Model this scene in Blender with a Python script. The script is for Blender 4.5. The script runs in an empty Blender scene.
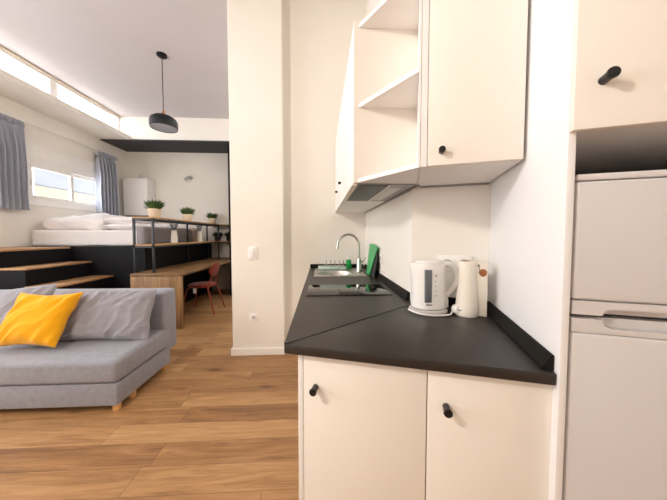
import bpy, bmesh, math, random
from mathutils import Vector, Matrix, noise
random.seed(7)
S = bpy.context.scene
COL = S.collection
PI = math.pi

# ------------------------------------------------------------------ materials
def lin(c):
    return tuple(((x/255.0)/12.92 if x/255.0 <= .04045 else ((x/255.0+.055)/1.055)**2.4) for x in c)

def nodes_of(name):
    m = bpy.data.materials.new(name); m.use_nodes = True
    nt = m.node_tree; nt.nodes.clear()
    out = nt.nodes.new('ShaderNodeOutputMaterial')
    b = nt.nodes.new('ShaderNodeBsdfPrincipled')
    nt.links.new(b.outputs[0], out.inputs[0])
    return m, nt, b, out

def mat(name, rgb, rough=.5, metal=0.0, var=.04, scale=18.0, bump=0.0, bscale=200.0, spec=.5, stretch=(1, 1, 1), coat=0.0):
    """procedural paint / fabric / metal: base colour broken up by noise, optional bump"""
    m, nt, b, out = nodes_of(name)
    N, L = nt.nodes, nt.links
    c = lin(rgb)
    tc = N.new('ShaderNodeTexCoord'); mp = N.new('ShaderNodeMapping'); mp.inputs['Scale'].default_value = stretch
    L.new(tc.outputs['Object'], mp.inputs[0])
    nz = N.new('ShaderNodeTexNoise'); nz.inputs['Scale'].default_value = scale; nz.inputs['Detail'].default_value = 4
    L.new(mp.outputs[0], nz.inputs['Vector'])
    cr = N.new('ShaderNodeValToRGB')
    cr.color_ramp.elements[0].position = .3; cr.color_ramp.elements[1].position = .7
    cr.color_ramp.elements[0].color = tuple(x*(1-var) for x in c)+(1,)
    cr.color_ramp.elements[1].color = tuple(min(1, x*(1+var)) for x in c)+(1,)
    L.new(nz.outputs['Fac'], cr.inputs[0]); L.new(cr.outputs[0], b.inputs['Base Color'])
    b.inputs['Roughness'].default_value = rough; b.inputs['Metallic'].default_value = metal
    b.inputs['Specular IOR Level'].default_value = spec; b.inputs['Coat Weight'].default_value = coat
    if bump:
        n2 = N.new('ShaderNodeTexNoise'); n2.inputs['Scale'].default_value = bscale; n2.inputs['Detail'].default_value = 3
        L.new(mp.outputs[0], n2.inputs['Vector'])
        bp = N.new('ShaderNodeBump'); bp.inputs['Strength'].default_value = bump; bp.inputs['Distance'].default_value = .004
        L.new(n2.outputs['Fac'], bp.inputs['Height']); L.new(bp.outputs[0], b.inputs['Normal'])
    return m

def fabric(name, rgb, var=.16, freq=420.0, rough=.95):
    m, nt, b, out = nodes_of(name)
    N, L = nt.nodes, nt.links
    c = lin(rgb)
    tc = N.new('ShaderNodeTexCoord')
    fine = N.new('ShaderNodeTexNoise'); fine.inputs['Scale'].default_value = freq; fine.inputs['Detail'].default_value = 2
    big = N.new('ShaderNodeTexNoise'); big.inputs['Scale'].default_value = 26; big.inputs['Detail'].default_value = 5
    mp = N.new('ShaderNodeMapping'); mp.inputs['Scale'].default_value = (.35, 1.0, 1.4)
    L.new(tc.outputs['Object'], mp.inputs[0]); L.new(mp.outputs[0], fine.inputs['Vector']); L.new(tc.outputs['Object'], big.inputs['Vector'])
    mx = N.new('ShaderNodeMath'); mx.operation = 'MULTIPLY_ADD'; mx.inputs[1].default_value = .65
    ml = N.new('ShaderNodeMath'); ml.operation = 'MULTIPLY'; ml.inputs[1].default_value = .35
    L.new(big.outputs['Fac'], ml.inputs[0]); L.new(fine.outputs['Fac'], mx.inputs[0]); L.new(ml.outputs[0], mx.inputs[2])
    cr = N.new('ShaderNodeValToRGB'); cr.color_ramp.elements[0].position = .35; cr.color_ramp.elements[1].position = .65
    cr.color_ramp.elements[0].color = tuple(x*(1-var) for x in c)+(1,); cr.color_ramp.elements[1].color = tuple(min(1, x*(1+var)) for x in c)+(1,)
    L.new(mx.outputs[0], cr.inputs[0]); L.new(cr.outputs[0], b.inputs['Base Color'])
    b.inputs['Roughness'].default_value = rough; b.inputs['Specular IOR Level'].default_value = .15
    b.inputs['Sheen Weight'].default_value = .25
    bp = N.new('ShaderNodeBump'); bp.inputs['Strength'].default_value = .25; bp.inputs['Distance'].default_value = .002
    L.new(fine.outputs['Fac'], bp.inputs['Height']); L.new(bp.outputs[0], b.inputs['Normal'])
    return m

def wood(name, lo, hi, axis=0, rough=.5, grain=9.0):
    m, nt, b, out = nodes_of(name)
    N, L = nt.nodes, nt.links
    tc = N.new('ShaderNodeTexCoord'); mp = N.new('ShaderNodeMapping')
    sc = [grain, grain, grain]; sc[axis] = grain*.09
    mp.inputs['Scale'].default_value = sc
    L.new(tc.outputs['Object'], mp.inputs[0])
    nz = N.new('ShaderNodeTexNoise'); nz.inputs['Scale'].default_value = 1.4; nz.inputs['Detail'].default_value = 8; nz.inputs['Distortion'].default_value = .8
    L.new(mp.outputs[0], nz.inputs['Vector'])
    cr = N.new('ShaderNodeValToRGB'); cr.color_ramp.elements[0].position = .32; cr.color_ramp.elements[1].position = .68
    cr.color_ramp.elements[0].color = lin(lo)+(1,); cr.color_ramp.elements[1].color = lin(hi)+(1,)
    L.new(nz.outputs['Fac'], cr.inputs[0]); L.new(cr.outputs[0], b.inputs['Base Color'])
    b.inputs['Roughness'].default_value = rough
    return m

def floor_mat():
    m, nt, b, out = nodes_of('oak_plank_floor')
    N, L = nt.nodes, nt.links
    def M(op, a, bb=None, c=None):
        n = N.new('ShaderNodeMath'); n.operation = op
        for i, x in enumerate((a, bb, c)):
            if x is None: continue
            if isinstance(x, (int, float)): n.inputs[i].default_value = x
            else: L.new(x, n.inputs[i])
        return n.outputs[0]
    tc = N.new('ShaderNodeTexCoord'); sp = N.new('ShaderNodeSeparateXYZ'); L.new(tc.outputs['Object'], sp.inputs[0])
    X, Y = sp.outputs[0], sp.outputs[1]
    W, LEN = .16, 1.28
    yr = M('ADD', M('DIVIDE', Y, W), .5); row = M('FLOOR', yr); fy = M('FRACT', yr)
    wn = N.new('ShaderNodeTexWhiteNoise'); wn.noise_dimensions = '1D'; L.new(row, wn.inputs['W'])
    xr = M('ADD', M('DIVIDE', X, LEN), M('MULTIPLY', wn.outputs['Value'], 7.3)); pl = M('FLOOR', xr); fx = M('FRACT', xr)
    cb = N.new('ShaderNodeCombineXYZ'); L.new(row, cb.inputs[0]); L.new(pl, cb.inputs[1])
    w2 = N.new('ShaderNodeTexWhiteNoise'); w2.noise_dimensions = '2D'; L.new(cb.outputs[0], w2.inputs['Vector'])
    # grain
    cg = N.new('ShaderNodeCombineXYZ')
    L.new(M('ADD', M('MULTIPLY', X, 1.5), M('MULTIPLY', w2.outputs['Value'], 50)), cg.inputs[0])
    L.new(M('ADD', M('MULTIPLY', Y, 15.0), M('MULTIPLY', w2.outputs['Value'], 31)), cg.inputs[1])
    g = N.new('ShaderNodeTexNoise'); g.inputs['Scale'].default_value = 1.0; g.inputs['Detail'].default_value = 9; g.inputs['Roughness'].default_value = .62; g.inputs['Distortion'].default_value = 1.6
    L.new(cg.outputs[0], g.inputs['Vector'])
    cf = N.new('ShaderNodeCombineXYZ'); L.new(M('MULTIPLY', X, 6), cf.inputs[0]); L.new(M('MULTIPLY', Y, 130), cf.inputs[1])
    f = N.new('ShaderNodeTexNoise'); f.inputs['Scale'].default_value = 1.0; f.inputs['Detail'].default_value = 4; L.new(cf.outputs[0], f.inputs['Vector'])
    # knots and darker smoky patches
    ck = N.new('ShaderNodeCombineXYZ'); L.new(M('ADD', M('MULTIPLY', X, 2.2), M('MULTIPLY', w2.outputs['Value'], 17)), ck.inputs[0]); L.new(M('MULTIPLY', Y, 6.0), ck.inputs[1])
    k = N.new('ShaderNodeTexVoronoi'); k.inputs['Scale'].default_value = 1.0; L.new(ck.outputs[0], k.inputs['Vector'])
    kn = M('SUBTRACT', 1.0, M('MINIMUM', M('MULTIPLY', k.outputs['Distance'], 5.0), 1.0))
    v = M('ADD', M('MULTIPLY', g.outputs['Fac'], .66), M('MULTIPLY', f.outputs['Fac'], .22))
    v = M('ADD', v, M('MULTIPLY', w2.outputs['Value'], .24))
    v = M('SUBTRACT', v, M('MULTIPLY', kn, .28))
    cr = N.new('ShaderNodeValToRGB'); e = cr.color_ramp.elements
    e[0].position = .28; e[0].color = lin((104, 72, 46))+(1,)
    e[1].position = .80; e[1].color = lin((198, 158, 112))+(1,)
    n = e.new(.46); n.color = lin((148, 107, 68))+(1,)
    n = e.new(.60); n.color = lin((172, 130, 86))+(1,)
    L.new(v, cr.inputs[0])
    # joints
    jy = M('LESS_THAN', M('MULTIPLY', M('MINIMUM', fy, M('SUBTRACT', 1.0, fy)), W), .0014)
    jx = M('LESS_THAN', M('MULTIPLY', M('MINIMUM', fx, M('SUBTRACT', 1.0, fx)), LEN), .0018)
    j = M('MAXIMUM', jy, jx)
    mx = N.new('ShaderNodeMix'); mx.data_type = 'RGBA'
    L.new(M('MULTIPLY', j, .55), mx.inputs['Factor']); L.new(cr.outputs[0], mx.inputs[6]); mx.inputs[7].default_value = lin((70, 46, 28))+(1,)
    L.new(mx.outputs[2], b.inputs['Base Color'])
    b.inputs['Roughness'].default_value = .42
    bp = N.new('ShaderNodeBump'); bp.inputs['Strength'].default_value = .15; bp.inputs['Distance'].default_value = .002
    L.new(v, bp.inputs['Height']); L.new(bp.outputs[0], b.inputs['Normal'])
    return m

def glass_mat(name, tint=(1, 1, 1), gloss=.06):
    m = bpy.data.materials.new(name); m.use_nodes = True
    nt = m.node_tree; nt.nodes.clear(); N, L = nt.nodes, nt.links
    out = N.new('ShaderNodeOutputMaterial'); t = N.new('ShaderNodeBsdfTransparent'); g = N.new('ShaderNodeBsdfGlossy'); mx = N.new('ShaderNodeMixShader')
    t.inputs[0].default_value = tint+(1,); g.inputs['Roughness'].default_value = .02; mx.inputs[0].default_value = gloss
    L.new(t.outputs[0], mx.inputs[1]); L.new(g.outputs[0], mx.inputs[2]); L.new(mx.outputs[0], out.inputs[0])
    return m

M = dict(
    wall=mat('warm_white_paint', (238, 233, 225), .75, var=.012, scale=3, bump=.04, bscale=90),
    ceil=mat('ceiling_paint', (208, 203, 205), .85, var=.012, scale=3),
    trim=mat('white_trim_paint', (243, 240, 236), .45, var=.01),
    floor=floor_mat(),
    black=mat('black_painted_board', (17, 17, 21), .6, var=.08, scale=6, spec=.2),
    soffit=mat('charcoal_soffit_paint', (54, 51, 56), .7, var=.05, scale=5),
    blacksteel=mat('black_powder_coated_steel', (38, 42, 48), .42, var=.06),
    knob=mat('matt_black_knob', (16, 15, 16), .4),
    worktop=mat('black_laminate_worktop', (43, 38, 35), .42, var=.14, scale=60, bump=.05, bscale=500),
    seam=mat('black_joint_profile', (22, 20, 19), .35),
    upstand=mat('black_upstand', (17, 15, 14), .6, var=.1, scale=50, spec=.2),
    cream=mat('cream_cabinet_front', (242, 236, 228), .42, var=.008, scale=4),
    carcass=mat('white_cabinet_carcass', (240, 237, 235), .5, var=.008, scale=4),
    panel=mat('white_melamine_panel', (240, 239, 240), .45, var=.008, scale=4),
    fridge=mat('pale_fridge_enamel', (214, 211, 212), .32, var=.008, scale=4),
    fridgegrey=mat('grey_fridge_gasket', (70, 72, 76), .6),
    chrome=mat('brushed_chrome', (205, 203, 200), .22, 1.0, var=.04, stretch=(1, 1, 8)),
    steel=mat('stainless_steel_sink', (190, 188, 184), .36, 1.0, var=.06, stretch=(8, 1, 1)),
    hob=mat('black_glass_hob', (12, 12, 13), .05, spec=.5),
    filt=mat('grey_mesh_filter', (84, 82, 82), .45, .6, var=.25, scale=240),
    hoodgrey=mat('grey_hood_metal', (150, 147, 145), .4, .4),
    lens=mat('frosted_lamp_lens', (205, 200, 192), .4),
    kettle=mat('glossy_white_plastic', (240, 237, 234), .25, var=.006),
    kettlegrey=mat('light_grey_plastic', (196, 194, 192), .4),
    gauge=mat('dark_grey_gauge', (108, 110, 116), .2),
    mark=mat('grey_print', (92, 92, 96), .6),
    jug=mat('cream_plastic', (236, 227, 214), .4, var=.01),
    brown=mat('brown_scorch', (150, 92, 48), .6, var=.25, scale=90),
    dark=mat('dark_rubber', (28, 27, 28), .6),
    green=mat('green_plastic_board', (56, 168, 96), .4, var=.05),
    greendark=mat('dark_green_edge', (30, 120, 70), .4, var=.05),
    soap=mat('green_dish_soap', (14, 150, 66), .15),
    cap=mat('white_bottle_cap', (238, 238, 236), .35),
    sofa=fabric('light_grey_sofa_weave', (147, 148, 157)),
    cushion=fabric('grey_cushion_cloth', (150, 149, 157), var=.08, freq=600),
    yellow=fabric('mustard_cushion_cloth', (236, 168, 22), var=.06, freq=600),
    beech=wood('beech_leg_wood', (196, 142, 78), (226, 178, 112), 2, .45, 14),
    oak=wood('oak_desk_board', (122, 90, 56), (172, 132, 86), 2, .5, 16),
    oaktop=wood('oak_desk_top', (104, 76, 48), (146, 110, 72), 1, .45, 16),
    oakstep=wood('oak_step_tread', (150, 112, 74), (196, 152, 104), 1, .45, 16),
    oakshelf=wood('oak_shelf_board', (158, 116, 66), (198, 152, 92), 1, .5, 16),
    sheet=fabric('white_bed_linen', (236, 231, 230), var=.02, freq=300),
    headboard=fabric('grey_headboard_cloth', (150, 146, 150), var=.08),
    beige=fabric('beige_bolster_cloth', (206, 192, 178), var=.04),
    curtain=fabric('blue_grey_curtain', (176, 180, 193), var=.05, freq=500),
    leaf=mat('green_leaf', (76, 102, 56), .55, var=.4, scale=55),
    leafdark=mat('dark_green_leaf', (32, 46, 30), .6, var=.4, scale=55),
    leafblue=mat('blue_green_leaf', (74, 90, 98), .6, var=.3, scale=55),
    pot=mat('beige_plant_pot', (222, 204, 178), .6, var=.03),
    vase=mat('white_ceramic_vase', (236, 230, 222), .4),
    potdark=mat('black_plant_pot', (34, 33, 34), .5),
    soil=mat('potting_soil', (48, 36, 28), .95, var=.4, scale=120),
    rust=mat('rust_red_lacquer', (132, 44, 24), .5, var=.05),
    rustseat=fabric('rust_red_upholstery', (132, 44, 25), var=.08),
    tag=mat('white_paper_tag', (236, 236, 232), .8),
    lampblack=mat('black_lamp_shade', (20, 21, 25), .5, var=.05, spec=.3),
    diffuser=mat('grey_lamp_diffuser', (176, 182, 196), .5),
    copper=wood('turned_wood_neck', (150, 86, 48), (190, 120, 70), 2, .4, 30),
    glass=glass_mat('window_glass'),
    facade=mat('neighbour_facade_paint', (98, 100, 106), .9, var=.06, scale=2),
    ochre=mat('neighbour_ochre_paint', (112, 108, 94), .9, var=.06, scale=2),
    brick=mat('neighbour_red_paint', (110, 84, 84), .9, var=.08, scale=3),
    ground=mat('grey_pavement', (140, 138, 134), .9, var=.1, scale=3),
)

# ------------------------------------------------------------------ mesh helpers
def newbm(): return bmesh.new()

def box(bm, x0, x1, y0, y1, z0, z1, bev=0.0, T=None, seg=2):
    vs = [bm.verts.new((x, y, z)) for z in (z0, z1) for y in (y0, y1) for x in (x0, x1)]
    fs = [(0, 2, 3, 1), (4, 5, 7, 6), (0, 1, 5, 4), (2, 6, 7, 3), (0, 4, 6, 2), (1, 3, 7, 5)]
    faces = [bm.faces.new([vs[i] for i in f]) for f in fs]
    new = vs
    if bev > 0:
        ed = list({e for f in faces for e in f.edges})
        r = bmesh.ops.bevel(bm, geom=ed, offset=bev, segments=seg, profile=.5, affect='EDGES')
        new = list({v for v in r['verts']} | {v for v in vs if v.is_valid})
    if T is not None:
        for v in new:
            if v.is_valid: v.co = T @ v.co
    return new

def prism(bm, pts, z0, z1, bev=0.0, T=None):
    """vertical prism over a plan polygon (any winding)"""
    a = sum(pts[i][0]*pts[(i+1) % len(pts)][1]-pts[(i+1) % len(pts)][0]*pts[i][1] for i in range(len(pts)))
    if a < 0: pts = pts[::-1]
    lo = [bm.verts.new((p[0], p[1], z0)) for p in pts]; hi = [bm.verts.new((p[0], p[1], z1)) for p in pts]
    fs = [bm.faces.new(lo[::-1]), bm.faces.new(hi)]
    n = len(pts)
    for i in range(n): fs.append(bm.faces.new((lo[i], lo[(i+1) % n], hi[(i+1) % n], hi[i])))
    new = lo+hi
    if bev > 0:
        ed = list({e for f in fs for e in f.edges})
        r = bmesh.ops.bevel(bm, geom=ed, offset=bev, segments=2, profile=.5, affect='EDGES')
        new = list(set(r['verts']) | {v for v in new if v.is_valid})
    if T is not None:
        for v in new:
            if v.is_valid: v.co = T @ v.co
    return new

def lathe(bm, prof, cx=0, cy=0, n=32, sx=1.0, sy=1.0, capb=True, capt=True):
    rings = []
    for r, z in prof:
        rings.append([bm.verts.new((cx+r*sx*math.cos(2*PI*i/n), cy+r*sy*math.sin(2*PI*i/n), z)) for i in range(n)])
    for a, b in zip(rings, rings[1:]):
        for i in range(n): bm.faces.new((a[i], a[(i+1) % n], b[(i+1) % n], b[i]))
    if capb: bm.faces.new(rings[0][::-1])
    if capt: bm.faces.new(rings[-1])
    return [v for r in rings for v in r]

def tube(bm, pts, r, n=10, cap=True):
    pts = [Vector(p) for p in pts]
    rr = r if isinstance(r, (list, tuple)) else [r]*len(pts)
    rings = []; prev = None
    for i, p in enumerate(pts):
        t = (pts[min(i+1, len(pts)-1)]-pts[max(i-1, 0)]).normalized()
        if prev is None:
            u = t.orthogonal().normalized()
        else:
            u = (prev-t*prev.dot(t)).normalized()
        prev = u; w = t.cross(u)
        rings.append([bm.verts.new(p+(u*math.cos(2*PI*k/n)+w*math.sin(2*PI*k/n))*rr[i]) for k in range(n)])
    for a, b in zip(rings, rings[1:]):
        for k in range(n): bm.faces.new((a[k], a[(k+1) % n], b[(k+1) % n], b[k]))
    if cap:
        bm.faces.new(rings[0][::-1]); bm.faces.new(rings[-1])
    return [v for r in rings for v in r]

def cyl(bm, a, b, r, n=20, r2=None):
    return tube(bm, [a, b], [r, r if r2 is None else r2], n)

def arc(pts, k=8):
    """Catmull-Rom through the points"""
    P = [Vector(p) for p in pts]; P = [2*P[0]-P[1]]+P+[2*P[-1]-P[-2]]; o = []
    for i in range(1, len(P)-2):
        for j in range(k):
            t = j/k
            o.append(.5*((2*P[i])+(P[i+1]-P[i-1])*t+(2*P[i-1]-5*P[i]+4*P[i+1]-P[i+2])*t*t+(-P[i-1]+3*P[i]-3*P[i+1]+P[i+2])*t**3))
    o.append(P[-2]); return o

class Thing:
    def __init__(s, name, label, cat, loc=(0, 0, 0), group=None, kind=None):
        s.o = bpy.data.objects.new(name, None); COL.objects.link(s.o); s.loc = Vector(loc); s.o.location = loc
        s.o.empty_display_size = .05
        s.o['label'] = label; s.o['category'] = cat
        if group: s.o['group'] = group
        if kind: s.o['kind'] = kind

def finish(name, bm, m, loc=Vector((0, 0, 0)), smooth=40, recalc=True, mod=None):
    if recalc: bmesh.ops.recalc_face_normals(bm, faces=bm.faces[:])
    me = bpy.data.meshes.new(name); bm.to_mesh(me); bm.free()
    me.transform(Matrix.Translation(-Vector(loc)))
    if smooth:
        for p in me.polygons: p.use_smooth = True
        me.set_sharp_from_angle(angle=math.radians(smooth))
    me.materials.append(m)
    o = bpy.data.objects.new(name, me); COL.objects.link(o)
    return o

def part(name, bm, m, th, parent=None, label=None, smooth=40, recalc=True, kind=None):
    o = finish(name, bm, m, th.loc, smooth, recalc)
    o.parent = parent if parent is not None else th.o
    if label: o['label'] = label
    if kind: o['kind'] = kind
    return o

def single(name, bm, m, label, cat, loc=(0, 0, 0), group=None, smooth=40, recalc=True, kind=None):
    o = finish(name, bm, m, Vector(loc), smooth, recalc); o.location = loc
    o['label'] = label; o['category'] = cat
    if group: o['group'] = group
    if kind: o['kind'] = kind
    return o

def struct(name, bm, m, label, cat, smooth=0):
    o = finish(name, bm, m, Vector((0, 0, 0)), smooth); o['kind'] = 'structure'; o['label'] = label; o['category'] = cat
    return o

def bx(*a, **k):
    bm = newbm(); box(bm, *a, **k); return bm

def copy_thing(th, loc, label, group=None, rz=0, sc=1.0):
    r = th.o.copy(); COL.objects.link(r); r.location = loc; r.rotation_euler = (0, 0, rz); r.scale = (sc, sc, sc)
    r['label'] = label
    if group: r['group'] = group
    for ch in list(th.o.children):
        c = ch.copy(); COL.objects.link(c); c.parent = r
        for g in ch.children:
            d = g.copy(); COL.objects.link(d); d.parent = c
    return r

# turned kitchen block: corner O, u to the right along its wall, v towards the viewer
TH = math.radians(20)
U = Vector((math.cos(TH), -math.sin(TH), 0)); V = Vector((-math.sin(TH), -math.cos(TH), 0))
OC = Vector((.825, 1.187, 0))
BT = Matrix(((U.x, V.x, 0, OC.x), (U.y, V.y, 0, OC.y), (0, 0, 1, 0), (0, 0, 0, 1)))   # (u,v,z) -> world
# base unit front line: e along the front edge, n into the unit
F0 = Vector((-.123, .823, 0)); FR = OC-U*.002+V*.620
EE = (FR-F0).normalized(); NN = Vector((-EE.y, EE.x, 0))
FT = Matrix(((EE.x, NN.x, 0, F0.x), (EE.y, NN.y, 0, F0.y), (0, 0, 1, 0), (0, 0, 0, 1)))  # (s,n,z) -> world
FL = (FR-F0).length
def w2(Tm, a, b): p = Tm @ Vector((a, b, 0)); return (p.x, p.y)

XL, YU, YB, YR, XR = -4.36, 5.28, 5.94, -2.6, 1.75      # left wall, upper back wall, alcove wall, rear wall, right wall
KX, KY = .497, 2.78                                      # kitchen wall and far kitchen wall
ZC, ZK = 3.63, 3.86

# ------------------------------------------------------------------ setting
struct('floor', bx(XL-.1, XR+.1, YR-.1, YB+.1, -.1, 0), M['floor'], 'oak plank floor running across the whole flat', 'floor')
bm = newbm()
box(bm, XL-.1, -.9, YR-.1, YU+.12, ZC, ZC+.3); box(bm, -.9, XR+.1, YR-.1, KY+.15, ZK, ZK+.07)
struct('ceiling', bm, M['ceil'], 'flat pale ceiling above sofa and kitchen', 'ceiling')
# left wall with window opening
WY0, WY1, WZ0, WZ1 = 3.95, 5.31, 1.745, 2.46
VY0, VY1, VZ0, VZ1 = -.3, 2.5, .9, 2.9
bm = newbm()
box(bm, XL-.12, XL, YR, VY0, 0, 3.17); box(bm, XL-.12, XL, VY1, WY0, 0, 3.17)
box(bm, XL-.12, XL, VY0, VY1, 0, VZ0); box(bm, XL-.12, XL, VY0, VY1, VZ1, 3.17); box(bm, XL-.12, XL, WY1, YB, 0, 3.17)
box(bm, XL-.12, XL, WY0, WY1, 0, WZ0); box(bm, XL-.12, XL, WY0, WY1, WZ1, 3.17)
struct('wall_left', bm, M['wall'], 'off-white left wall with the curtained window', 'wall')
bm = newbm(); box(bm, XL-.12, -3.79, YR, YU, 3.165, 3.24)
struct('trim_1', bm, M['wall'], 'overhanging white sill band under the high strip window', 'trim')
struct('wall_back', bx(XL-.12, -.4, YB, YB+.1, 0, 3.3), M['wall'], 'white alcove wall behind the raised bed', 'wall')
struct('wall_back_upper', bx(XL-.12, -.4, YU+.002, YU+.1, 3.175, ZC), M['wall'], 'white wall band above the charcoal soffit', 'wall')
struct('trim_2', bx(XL, -1.80, YU-.03, YB, 3.145, 3.175, bev=.002), M['soffit'], 'charcoal soffit slab over the bed alcove', 'trim')
struct('trim_3', bx(-1.89, -1.83, YU-.03, YB, 0, 3.145, bev=.002), M['black'], 'black upright lining at the right of the alcove', 'trim')
struct('wall_passage', bx(-1.80, -.4, YU, YU+.1, 0, 3.3), M['wall'], 'wall hidden beyond the white pillar', 'wall')
struct('wall_passage_side', bx(-.40, -.30, KY+.1, YU, 0, ZC), M['wall'], 'side wall hidden beyond the white pillar', 'wall')
struct('wall_pillar', bx(-.93, -.395, 2.635, 3.05, 0, ZK, bev=.004), M['wall'], 'cream white wall pillar between living area and kitchen', 'wall')
struct('wall_far', bx(-.395, KX+.1, KY, KY+.1, 0, ZK), M['wall'], 'cream wall at the far end of the worktop', 'wall')
struct('wall_kitchen', bx(KX, KX+.1, 1.31, KY, 0, ZK), M['wall'], 'white wall along the sink run', 'wall')
bm = newbm(); c0 = w2(BT, -.363, 0); c1 = w2(BT, 1.0, 0); c2 = w2(BT, 1.0, -.1); c3 = w2(BT, -.33, -.1)
prism(bm, [c0, c1, c2, c3], 0, ZK)
struct('wall_angled', bm, M['wall'], 'angled cream wall behind the kettle and fridge', 'wall')
struct('wall_right', bx(XR, XR+.1, YR, 1.2, 0, ZK), M['wall'], 'right wall out of view', 'wall')
struct('wall_rear', bx(XL-.1, XR+.1, YR-.1, YR, 0, ZK), M['wall'], 'rear wall behind the viewer', 'wall')
bm = newbm(); box(bm, -.945, -.38, 2.617, 2.635, 0, .075, bev=.004); box(bm, -.395, -.380, 2.62, KY, 0, .075, bev=.004); box(bm, -.945, -.93, 2.62, 3.05, 0, .075, bev=.004)
struct('baseboard_pillar', bm, M['trim'], 'white baseboard around the foot of the pillar', 'baseboard')

# high strip window (clerestory)
bm = newbm(); cx0, cx1 = -4.06, -4.00
box(bm, cx0, cx1, YR, YU, 3.24, 3.25); box(bm, cx0, cx1, YR, YU, 3.565, ZC)
for y0, y1 in ((4.0, 4.1), (1.7, 1.8), (-.6, -.5), (5.255, YU)): box(bm, cx0, cx1, y0, y1, 3.25, 3.565)
cl = struct('window_1', bm, M['trim'], 'high strip window under the ceiling', 'window')
g = bx(-4.035, -4.03, YR, YU, 3.25, 3.565); o = finish('pane', g, M['glass']); o.parent = cl
o = finish('head_rail', bx(-4.01, -3.965, YR, YU-.03, 3.60, 3.625, bev=.004), mat('beige_head_rail', (200, 186, 168), .5)); o.parent = cl

# sliding window in the left wall
bm = newbm(); wx0, wx1 = XL-.09, XL+.012
box(bm, wx0, wx1, WY0, WY1, WZ1-.11, WZ1); box(bm, wx0, wx1, WY0, WY1, WZ0, WZ0+.07)
box(bm, wx0, wx1, WY0, WY0+.05, WZ0+.07, WZ1-.11); box(bm, wx0, wx1, WY1-.05, WY1, WZ0+.07, WZ1-.11)
wn = struct('window_2', bm, M['trim'], 'white sliding window between the blue-grey curtains', 'window')
def sash(y0, y1, x0, x1):
    bm = newbm(); z0, z1 = WZ0+.07, WZ1-.11
    box(bm, x0, x1, y0, y0+.05, z0, z1, bev=.004); box(bm, x0, x1, y1-.05, y1, z0, z1, bev=.004)
    box(bm, x0, x1, y0+.05, y1-.05, z0, z0+.055, bev=.004); box(bm, x0, x1, y0+.05, y1-.05, z1-.055, z1, bev=.004)
    s = finish('sash', bm, M['trim']); s.parent = wn
    p = finish('pane', bx((x0+x1)/2-.003, (x0+x1)/2+.003, y0+.05, y1-.05, z0+.055, z1-.055), M['glass']); p.parent = s
    return s
s1 = sash(WY0+.05, 4.68, XL-.035, XL); sash(4.66, WY1-.05, XL-.075, XL-.04)
h = finish('latch', bx(XL, XL+.02, WY0+.065, WY0+.085, 2.02, 2.12, bev=.005), M['trim']); h.parent = s1
o = finish('sill', bx(XL-.02, XL+.035, WY0-.03, WY1+.03, WZ0-.03, WZ0, bev=.004), M['trim']); o.parent = wn
o = finish('shutter_box', bx(XL-.02, XL+.02, WY0-.02, WY1+.02, WZ1, WZ1+.19, bev=.005), M['trim']); o.parent = wn

# unseen window added in the left wall to let in more daylight
bm = newbm()
for y0, y1, z0, z1 in ((VY0, VY1, VZ0, VZ0+.06), (VY0, VY1, VZ1-.06, VZ1), (VY0, VY0+.06, VZ0, VZ1), (VY1-.06, VY1, VZ0, VZ1), (1.02, 1.1, VZ0, VZ1)):
    box(bm, XL-.09, XL-.03, y0, y1, z0, z1)
rw = struct('added_window', bm, M['trim'], 'wide window added for daylight in the left wall beyond the left edge of the view', 'window')
o = finish('pane', bx(XL-.065, XL-.06, VY0+.06, VY1-.06, VZ0+.06, VZ1-.06), M['glass']); o.parent = rw

# outside the windows
t = Thing('neighbouring_building', 'grey building with ochre lower band seen through the window', 'building', (-9, 6, 0))
part('upper_wall', bx(-9.5, -9, 5, 16, 2.87, 5.2), M['facade'], t)
part('lower_band', bx(-9.5, -8.97, 5, 16, -2, 2.85), M['ochre'], t, label='ochre lower band')
part('red_panel', bx(-9.5, -8.93, 10.9, 11.7, 1.2, 2.72), M['brick'], t, label='red panel')
part('white_pier', bx(-9.5, -8.9, 7.75, 8.3, -2, 5.2), M['trim'], t, label='white pier')

# ------------------------------------------------------------------ raised platform and steps
YP, ZP = 3.74, 1.10
t = Thing('sleeping_platform', 'black sided raised platform carrying the bed', 'platform', (-3.4, 4.8, 0))
part('front_panel', bx(XL+.005, -2.54, YP, YP+.03, 0, ZP-.02), M['black'], t)
part('side_panel', bx(-2.57, -2.54, YP+.03, YB-.005, 0, ZP-.02), M['black'], t)
part('deck', bx(XL+.005, -2.54, YP, YB-.005, ZP-.02, ZP), M['black'], t)
t = Thing('staircase', 'black steps with oak treads climbing left to the raised bed', 'stairs', (-3.3, 3.3, 0))
YS = 2.93
edges = [(-3.56, 1.10), (-3.275, .895), (-2.98, .69), (-2.70, .47), (-2.60, .24)]
prevx = XL+.005
for i, (xe, z) in enumerate(edges):
    bm = newbm(); box(bm, prevx, xe-.012, YS+.004, YP-.003, 0, z-.024)
    part('riser_block', bm, M['black'], t)
    x0 = prevx-.012 if i else prevx
    part('tread', bx(x0 if i == 0 else x0+.001, xe, YS, YP-.003, z-.022, z, bev=.002), M['oakstep'], t)
    prevx = xe-.012

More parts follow.
